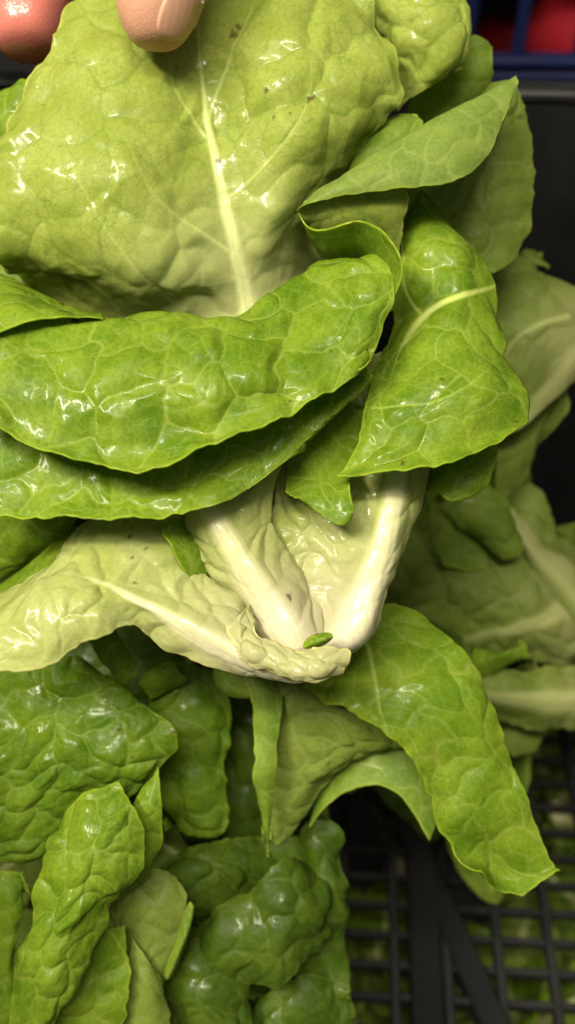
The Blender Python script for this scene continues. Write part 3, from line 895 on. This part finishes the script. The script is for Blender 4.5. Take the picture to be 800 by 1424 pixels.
leaf(LOWR, [
    [(870, 860, -9.4), (876, 890, -9.0), (880, 920, -9.4)],
    [(800, 790, -9.3), (795, 830, -8.8), (790, 870, -9.4)],
    [(722, 722, -9.2), (722, 748, -8.9), (722, 780, -9.4)],
    [(690, 690, -9.8), (690, 710, -9.6), (690, 730, -9.8)]],
    M_UND, step=3.2, edges=(0, 1, 1, 1), dome=.6, ribs=[[(880, 890, 24), (800, 815, 20), (722, 738, 12), (690, 705, 6)]], pale=.3, rib_h=.5)
leaf(LOWR, [
    [(700, 800, -11), (750, 790, -10.8), (775, 760, -10.8)], [(690, 740, -10.6), (735, 730, -10.2), (768, 720, -10.4)],
    [(690, 690, -10.8), (725, 672, -10.4), (755, 675, -10.6)]], M_UND, step=3.4, edges=(0, 1, 0, 1), dome=.8)
leaf(LOWR, [
    [(596, 690, -8.6), (640, 720, -8.8), (690, 745, -9)], [(600, 740, -8.4), (630, 765, -8.6), (685, 778, -8.8)],
    [(612, 775, -8.3), (635, 795, -8.4), (690, 790, -8.8)]], M_MID, step=3.2, edges=(0, 1, 1, 1), dome=.5, wave=.2)
leaf(LOWR, [
    [(670, 990, -10.4), (720, 990, -10), (790, 985, -10)], [(690, 1020, -10.2), (730, 1020, -9.8), (790, 1000, -9.8)],
    [(705, 1042, -10.4), (738, 1045, -10.2), (765, 1020, -10.2)]], M_UND, step=3.4, edges=(0, 1, 1, 0), dome=.7)
blob(LOWR, 'stem', pt(900, 900, -11), .022, M_STEM, 9)

LEFT = empty('lettuce', pt(60, 1120, -6), 'glossy dark green lettuce at the left, under the pale outer leaf', 'lettuce', GRP)
leaf(LEFT, [
    [(-50, 930, -3.7), (40, 912, -3.2), (100, 905, -3.2), (140, 925, -3.6)],
    [(-50, 990, -3.0), (50, 985, -2.4), (130, 965, -2.4), (192, 972, -3.0)],
    [(-50, 1060, -2.8), (50, 1058, -2.0), (150, 1036, -2.0), (252, 1016, -2.5)],
    [(-50, 1130, -3.1), (30, 1130, -2.4), (110, 1105, -2.4), (207, 1085, -3.0)],
    [(-50, 1205, -4.0), (10, 1205, -3.5), (45, 1198, -3.5), (100, 1152, -3.8)]],
    M_GLS, step=2.2, edges=(1, 1, 0, 1), dome=1.5, cell=.95, fine=1.0, flat=.55, rnd=.1, wave=.35, spots=[(165, 1015, 4), (185, 1050, 3), (247, 1016, 4)])
leaf(LEFT, [
    [(190, 920, -4.9), (240, 915, -4.4), (290, 925, -4.4), (330, 950, -5.0)],
    [(212, 1000, -4.7), (250, 990, -4.1), (290, 1000, -4.2), (320, 1020, -4.9)],
    [(218, 1090, -4.8), (250, 1080, -4.2), (282, 1090, -4.2), (316, 1100, -4.9)],
    [(224, 1170, -5.2), (260, 1165, -4.6), (292, 1170, -4.6), (326, 1180, -5.2)]],
    M_GLS, step=2.8, dome=1.2, cell=1.0, wave=.9, flat=.6)
leaf(LEFT, [
    [(118, 890, -3.0), (142, 872, -2.8), (166, 878, -3.0)], [(140, 920, -2.9), (162, 905, -2.6), (184, 912, -2.9)],
    [(165, 955, -3.2), (180, 946, -3.1), (192, 940, -3.3)]], M_GRN, step=2.8, edges=(0, 1, 1, 1), dome=.4, wave=.2)
leaf(LEFT, [
    [(190, 945, -3.7), (214, 926, -3.5), (252, 917, -3.6)], [(198, 962, -3.7), (222, 945, -3.4), (256, 935, -3.6)],
    [(208, 980, -4.0), (232, 965, -3.9), (262, 955, -4.0)]], M_GRN, step=2.8, dome=.4, wave=.2)
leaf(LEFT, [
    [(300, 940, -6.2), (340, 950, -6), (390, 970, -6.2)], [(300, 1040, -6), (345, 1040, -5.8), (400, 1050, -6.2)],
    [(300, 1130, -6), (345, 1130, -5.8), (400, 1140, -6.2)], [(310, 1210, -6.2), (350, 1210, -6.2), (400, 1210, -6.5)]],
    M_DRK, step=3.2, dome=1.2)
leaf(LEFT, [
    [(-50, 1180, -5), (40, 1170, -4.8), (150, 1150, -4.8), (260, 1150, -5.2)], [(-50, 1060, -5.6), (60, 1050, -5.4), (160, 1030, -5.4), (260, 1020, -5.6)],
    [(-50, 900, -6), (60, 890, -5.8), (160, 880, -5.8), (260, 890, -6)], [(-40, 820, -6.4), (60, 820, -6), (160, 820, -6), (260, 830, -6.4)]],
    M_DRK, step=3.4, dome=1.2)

FRONT = empty('lettuce', pt(120, 1380, -5), 'bright crinkled wet lettuce in the crate beside the dark blistered one', 'lettuce', GRP)
leaf(FRONT, [
    [(92, 1130, -1.8), (124, 1108, -1.6), (148, 1094, -1.6), (168, 1083, -1.7)],
    [(66, 1195, -1.4), (108, 1165, -1.0), (155, 1145, -1.0), (190, 1128, -1.3)],
    [(47, 1262, -1.3), (88, 1232, -.8), (145, 1208, -.8), (200, 1192, -1.3)],
    [(27, 1330, -1.2), (65, 1300, -.7), (120, 1272, -.8), (165, 1252, -1.3)],
    [(14, 1400, -1.2), (48, 1378, -.8), (95, 1345, -.9), (142, 1306, -1.4)],
    [(22, 1470, -1.4), (52, 1455, -1.1), (75, 1425, -1.2), (92, 1352, -1.4)]],
    M_BRT, step=2.1, edges=(1, 0, 1, 1), dome=1.4, cell=.85, fine=.8, shear=.1, rnd=.05, wave=.7, ruffle=.8)
leaf(FRONT, [
    [(214, 1080, -2.0), (219, 1072, -2.0), (223, 1066, -2.0)],
    [(180, 1132, -1.7), (204, 1120, -1.6), (225, 1118, -1.7)],
    [(165, 1185, -1.7), (197, 1168, -1.6), (228, 1165, -1.8)],
    [(150, 1228, -1.8), (184, 1214, -1.8), (214, 1192, -2.0)],
    [(140, 1266, -2.1), (166, 1248, -2.1), (192, 1218, -2.3)]],
    M_BRT, step=2.3, edges=(1, 1, 0, 1), dome=.7, cell=.8, wave=.4, ruffle=.4, rnd=.05)
leaf(FRONT, [
    [(85, 1330, -1.9), (130, 1300, -1.9), (172, 1285, -2.3)],
    [(62, 1385, -2.0), (118, 1365, -2.1), (183, 1345, -2.3)],
    [(56, 1440, -2.1), (118, 1430, -2.1), (174, 1420, -2.3)],
    [(70, 1490, -2.4), (118, 1490, -2.4), (160, 1480, -2.6)]],
    M_BRT, step=2.3, edges=(0, 0, 0, 1), dome=1.0, cell=1.0, wave=.3)
leaf(FRONT, [
    [(150, 1252, -3.2), (190, 1212, -3.0), (236, 1198, -3.2)], [(160, 1290, -3.1), (206, 1268, -2.7), (265, 1252, -2.9)],
    [(176, 1340, -3.1), (214, 1325, -2.8), (252, 1312, -3.0)], [(180, 1400, -3.4), (206, 1390, -3.2), (232, 1356, -3.2)]],
    M_UND, step=2.6, edges=(1, 0, 0, 1), dome=.9, cell=.9, wave=.2)
leaf(FRONT, [
    [(262, 1245, -3.0), (268, 1260, -2.8), (262, 1270, -3.1)], [(250, 1290, -2.9), (260, 1295, -2.7), (262, 1300, -3.0)],
    [(230, 1345, -3.0), (238, 1350, -2.8), (246, 1345, -3.1)], [(226, 1360, -3.2), (232, 1362, -3.1), (238, 1360, -3.3)]],
    M_MID, step=2.6, dome=.1, wave=.1, ruffle=.2)
leaf(FRONT, [
    [(186, 1300, -2.7), (204, 1325, -2.6), (220, 1352, -2.8)], [(172, 1370, -2.7), (206, 1380, -2.4), (235, 1392, -2.7)],
    [(160, 1430, -2.8), (202, 1435, -2.5), (241, 1440, -2.8)], [(155, 1490, -3), (200, 1490, -2.8), (235, 1490, -3)]],
    M_UND, step=2.6, edges=(1, 0, 0, 1), dome=.6, wave=.25)
leaf(FRONT, [
    [(-40, 1215, -3.7), (10, 1208, -3.2), (44, 1198, -3.4)], [(-40, 1275, -3.5), (8, 1270, -3.0), (36, 1262, -3.2)],
    [(-40, 1350, -3.5), (4, 1345, -3.0), (28, 1340, -3.2)], [(-40, 1460, -3.7), (0, 1460, -3.2), (26, 1460, -3.4)]],
    M_BRT, step=2.8, edges=(1, 0, 1, 1), dome=.9, wave=.8, rnd=.6)

DARK = empty('lettuce', pt(350, 1400, -9), 'dark blistered lettuce lying beside the bare crate grid', 'lettuce', GRP)
leaf(DARK, [
    [(205, 1200, -4.8), (262, 1172, -4.0), (325, 1162, -4.3), (392, 1160, -4.9), (440, 1165, -5.2)],
    [(225, 1235, -4.2), (280, 1212, -3.5), (335, 1205, -4.0), (385, 1215, -4.6), (430, 1225, -5.0)],
    [(245, 1270, -4.2), (292, 1262, -4.1), (335, 1246, -4.4), (372, 1252, -4.9), (420, 1265, -5.2)],
    [(255, 1300, -4.8), (300, 1298, -4.9), (345, 1290, -5.0), (385, 1290, -5.2), (420, 1300, -5.4)]],
    M_DRK, step=2.5, dome=1.2, cell=1.0, wave=1.0, edges=(1, 1, 1, 0))
leaf(DARK, [
    [(255, 1310, -4.5), (305, 1262, -4.2), (355, 1225, -4.0), (405, 1195, -4.3), (452, 1190, -4.8)],
    [(285, 1330, -3.9), (330, 1298, -3.4), (380, 1262, -3.3), (425, 1235, -3.8), (462, 1230, -4.6)],
    [(305, 1356, -3.8), (345, 1336, -3.4), (392, 1315, -3.3), (432, 1290, -3.7), (455, 1278, -4.5)],
    [(322, 1376, -3.6), (360, 1376, -3.5), (398, 1364, -3.5), (428, 1336, -3.8), (446, 1318, -4.5)]],
    M_DRK, step=2.5, dome=1.25, cell=1.05, wave=1.0, edges=(1, 1, 1, 1), rnd=.15)
leaf(DARK, [
    [(228, 1380, -4.4), (258, 1310, -4.1), (300, 1312, -4.2), (330, 1360, -4.4)], [(228, 1420, -3.8), (265, 1388, -3.4), (310, 1385, -3.6), (345, 1402, -4.0)],
    [(226, 1500, -3.7), (270, 1475, -3.4), (320, 1475, -3.6), (362, 1490, -3.9)]], M_DRK, step=2.5, dome=1.2, cell=1.0, wave=1.0)
leaf(DARK, [
    [(400, 1150, -5.4), (432, 1140, -5.0), (456, 1138, -5.0), (478, 1145, -5.2)], [(405, 1235, -5.0), (440, 1228, -4.5), (464, 1230, -4.6), (478, 1240, -4.9)],
    [(405, 1305, -5.0), (440, 1302, -4.6), (468, 1310, -4.6), (486, 1322, -4.8)], [(400, 1400, -5.2), (430, 1400, -4.9), (462, 1400, -4.9), (484, 1400, -5.0)]],
    M_DRK, step=2.6, dome=1.2, cell=1.0, wave=1.0)
leaf(DARK, [
    [(325, 1395, -5), (390, 1365, -4.5), (445, 1355, -4.6), (488, 1372, -4.9)], [(325, 1430, -4.5), (395, 1415, -4.1), (450, 1412, -4.3), (494, 1425, -4.7)],
    [(325, 1500, -4.5), (395, 1500, -4.2), (450, 1500, -4.4), (492, 1500, -4.8)]], M_DRK, step=2.6, dome=1.2, cell=1.0, wave=1.0)
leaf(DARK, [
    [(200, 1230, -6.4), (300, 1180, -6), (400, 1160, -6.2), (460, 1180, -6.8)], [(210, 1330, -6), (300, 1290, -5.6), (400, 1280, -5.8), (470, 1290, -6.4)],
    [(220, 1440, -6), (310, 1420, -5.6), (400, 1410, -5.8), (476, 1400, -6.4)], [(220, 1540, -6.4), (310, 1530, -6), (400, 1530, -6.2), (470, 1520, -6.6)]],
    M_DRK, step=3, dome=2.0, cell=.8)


# ------------------------------------------------------------------ plain heads that fill the pile and the crate below
def generic_head(label, base, axis, size, seed, mats, group, n=9, step=5.0, stem=True):
    r = random.Random(seed)
    root = empty('lettuce', base, label, 'lettuce', group)
    ax = Vector(axis).normalized()
    q = Vector((0, 0, 1)).rotation_difference(ax)
    B = Vector(base)
    for i in range(n):
        ang = i * 2.4 + r.uniform(-.3, .3)
        ring = i / n
        L = size * (1.0 - .25 * ring) * r.uniform(.9, 1.1)
        Wd = size * .48 * r.uniform(.85, 1.15)
        openness = .95 - .65 * ring + r.uniform(-.1, .1)
        rows = []
        for a in range(6):
            v = a / 5
            wid = Wd * (.22 + .9 * math.sin(min(1, v * 1.05) * math.pi * .62)) * (1 if a < 5 else .62)
            # the leaf leaves the axis, arches out and droops at the tip
            th = openness * (0.25 + .9 * v)
            rad = L * v * math.sin(th) + size * .07
            hgt = L * v * math.cos(th)
            row = []
            for c in range(5):
                u = (c - 2) / 2
                cup = wid * .38 * u * u * (1 - .5 * v)
                x = rad - cup + r.uniform(-1, 1) * size * .03 * v
                y = u * wid * .5
                z = hgt + r.uniform(-1, 1) * size * .03 * v
                p = Vector((x * math.cos(ang) - y * math.sin(ang), x * math.sin(ang) + y * math.cos(ang), z))
                w = q @ p + B
                row.append(tuple(w))
            rows.append(row)
        leaf(root, rows, r.choice(mats), world_pts=True, step=step, edges=(0, 1, 1, 1), dome=1.4, cell=1.1,
             ribs=[[(0, 0, .45), (0, L * 50, .25), (0, L * 100, .05)]], pale=(0, 0, 1, L * 55), rib_h=.4)
    if stem: blob(root, 'stem', B, size * .13, M_STEM, seed)
    return root


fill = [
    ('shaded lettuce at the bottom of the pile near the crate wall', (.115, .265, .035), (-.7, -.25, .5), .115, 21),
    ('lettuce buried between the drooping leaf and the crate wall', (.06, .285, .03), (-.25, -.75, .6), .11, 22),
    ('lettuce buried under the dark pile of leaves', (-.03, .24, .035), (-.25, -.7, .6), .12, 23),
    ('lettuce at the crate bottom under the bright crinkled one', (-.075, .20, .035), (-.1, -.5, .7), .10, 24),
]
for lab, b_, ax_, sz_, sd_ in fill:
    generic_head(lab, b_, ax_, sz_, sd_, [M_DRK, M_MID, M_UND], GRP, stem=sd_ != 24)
BELOW = ['lettuce below the crate grid, under the wide straight rib', 'lettuce below the crate grid, beside the slanted rib',
         'lettuce below the crate grid, under the tip of the drooping leaf', 'lettuce below the crate grid, under the dark arched leaf',
         'lettuce below the crate grid, close to the back wall', 'lettuce below the crate grid, close to the side wall']
for k, (x, y, a) in enumerate(((.03, .15, .4), (.10, .13, 2.2), (.16, .18, 3.6), (.06, .22, 1.2), (.14, .25, 5.0), (.20, .12, 2.8))):
    generic_head(BELOW[k], (x, y, -.085), (.5 * math.cos(a), .5 * math.sin(a), .8), .075, 40 + k, [M_MID, M_BRT, M_UND],
                 'lettuces in the crate below', n=8, step=6)

# ------------------------------------------------------------------ the hand
def skin_mat():
    m, nt = new_mat('skin')
    b = NB(nt)
    tc = b.n('ShaderNodeTexCoord').outputs['Object']
    def noise(sc, det=3):
        nd = b.n('ShaderNodeTexNoise'); b.l(tc, nd.inputs['Vector'])
        nd.inputs['Scale'].default_value = sc; nd.inputs['Detail'].default_value = det
        return nd.outputs[0]
    bs = b.n('ShaderNodeBsdfPrincipled')
    red = b.attr('blush')
    c = b.mix(b.ramp(noise(60), .35, .65), (.46, .225, .145), (.53, .275, .185))
    c = b.mix(red, c, (.52, .16, .13))
    b.l(c, bs.inputs['Base Color'])
    bs.inputs['Subsurface Weight'].default_value = .3
    bs.inputs['Specular IOR Level'].default_value = .4
    bs.inputs['Subsurface Radius'].default_value = (.004, .0014, .0007)
    bs.inputs['Subsurface Scale'].default_value = 1
    b.l(b.math('SUBTRACT', .50, b.math('MULTIPLY', red, .30)), bs.inputs['Roughness'])
    vo = b.n('ShaderNodeTexVoronoi'); b.l(tc, vo.inputs['Vector']); vo.inputs['Scale'].default_value = 1500
    hg = b.math('MULTIPLY', vo.outputs['Distance'], .5)
    hg = b.math('ADD', hg, noise(300, 4))
    hg = b.math('ADD', hg, b.math('MULTIPLY', noise(110, 2), 1.5))
    bp = b.n('ShaderNodeBump'); bp.inputs['Strength'].default_value = .22; bp.inputs['Distance'].default_value = .0005
    b.l(hg, bp.inputs['Height']); b.l(bp.outputs[0], bs.inputs['Normal'])
    out = b.n('ShaderNodeOutputMaterial'); b.l(bs.outputs[0], out.inputs[0])
    return m


M_SKIN = skin_mat()
M_NAIL = plain_mat('nail', (.49, .265, .175), .45, 200, (.50, .275, .18), .1, .2)
HAND = empty('person', pt(150, -420, -1), "bare hand pinching the tall pale leaf between thumb and wet reddish finger", 'person')
PXM = .000179


def hand_mesh():
    vs, rad, ed = [], [], []
    def add(x, y, z, r):
        vs.append(pt(x, y, z) - HAND.location); rad.append(r * .01); return len(vs) - 1
    def chain(root, pl):
        prev = root
        for p in pl:
            i = add(*p); ed.append((prev, i)); prev = i
        return prev
    wrist = add(60, -760, -1.5, 2.6)
    palm = add(90, -520, -1.6, 2.9); ed.append((wrist, palm))
    arm = add(30, -980, -1.0, 2.9); ed.append((wrist, arm))
    arm2 = add(0, -1250, -.5, 3.3); ed.append((arm, arm2))
    k1 = add(70, -360, -2.2, 1.9); ed.append((palm, k1))
    # thumb in front of the leaf
    chain(palm, [(210, -400, .2, 1.6), (255, -230, 1.0, 1.25), (240, -110, .9, 1.18), (225, -50, .65, 1.22), (219, 6, .45, 1.14), (217, 46, .3, .90), (216, 72, .22, .48)])
    # index behind it, then the others beside the index
    chain(k1, [(75, -230, -3.4, 1.25), (62, -120, -3.6, 1.18), (50, -50, -3.2, 1.18), (42, 0, -2.8, 1.24), (36, 48, -2.5, 1.10), (34, 74, -2.35, .72)])
    k2 = add(-40, -350, -2.8, 1.7); ed.append((palm, k2))
    chain(k2, [(-75, -190, -4.6, 1.2), (-85, -80, -4.8, 1.1), (-92, 10, -4.2, 1.08), (-95, 45, -3.9, .75)])
    k3 = add(-150, -380, -2.8, 1.6); ed.append((palm, k3))
    chain(k3, [(-190, -240, -4.8, 1.12), (-200, -130, -5.2, 1.05), (-205, -50, -4.6, 1.0), (-207, -20, -4.4, .7)])
    k4 = add(-240, -430, -2.4, 1.4); ed.append((palm, k4))
    chain(k4, [(-290, -320, -4.2, 1.0), (-300, -230, -4.6, .92), (-305, -170, -4.2, .88), (-306, -145, -4.1, .6)])
    me = bpy.data.meshes.new('body')
    me.from_pydata(vs, ed, [])
    o = bpy.data.objects.new('hand', me)
    put(o, HAND)
    sk = o.modifiers.new('skin', 'SKIN')
    for i, r in enumerate(rad):
        me.skin_vertices[0].data[i].radius = (r, r)
    me.skin_vertices[0].data[palm].use_root = True
    sk.use_smooth_shade = True
    ss = o.modifiers.new('sub', 'SUBSURF'); ss.levels = 3; ss.render_levels = 3
    bpy.context.view_layer.update()
    dg = bpy.context.evaluated_depsgraph_get()
    me2 = bpy.data.meshes.new_from_object(o.evaluated_get(dg))
    o.modifiers.clear()
    o.data = me2
    n = len(me2.vertices)
    co = np.empty(n * 3, np.float32); me2.vertices.foreach_get('co', co); co = co.reshape(-1, 3)
    # reddened, wet fingertip of the index
    tip = np.array(pt(34, 50, -2.4) - HAND.location)
    d = np.linalg.norm(co - tip, axis=1)
    at = me2.attributes.new('blush', 'FLOAT', 'POINT')
    at.data.foreach_set('value', (1 - sstep(.018, .05, d)).astype(np.float32))
    me2.materials.clear(); me2.materials.append(M_SKIN)
    for p in me2.polygons: p.use_smooth = True
    return o


hand_o = hand_mesh()
# thumb nail: a curved plate set on the thumb's outer side
def nail(hand):
    from mathutils.bvhtree import BVHTree
    me = hand.data
    bv = BVHTree.FromPolygons([v.co + HAND.location for v in me.vertices], [tuple(p.vertices) for p in me.polygons])
    n = 26
    cx, cy, ax_, ay_, rot = 247, 12, 24, 50, math.radians(22)
    V = np.zeros((n, n, 3))
    org = Vector((0, 0, CAMH))
    for i in range(n):
        for j in range(n):
            u, v = j / (n - 1) * 2 - 1, i / (n - 1) * 2 - 1
            # square to rounded plate
            a_ = u * math.sqrt(1 - .5 * v * v) * ax_; b_ = v * math.sqrt(1 - .5 * u * u) * ay_
            x = cx + a_ * math.cos(rot) - b_ * math.sin(rot); y = cy + a_ * math.sin(rot) + b_ * math.cos(rot)
            d = (pt(x, y, 0) - org).normalized()
            hit, nor, idx, dist = bv.ray_cast(org, d)
            if hit is None or dist > .262:
                hit, nor, idx, dist = bv.find_nearest(pt(x, y, .3))
            edge = max(abs(u), abs(v))
            V[i, j] = hit + nor * (.0007 - .0010 * max(0, (edge - .75) / .25) ** 2) - HAND.location
    me2 = sheet_mesh('nail', V, n, n, dict(), np.zeros((n, n, 2)))
    me2.materials.append(M_NAIL)
    put(bpy.data.objects.new('nail', me2), HAND)


nail(hand_o)
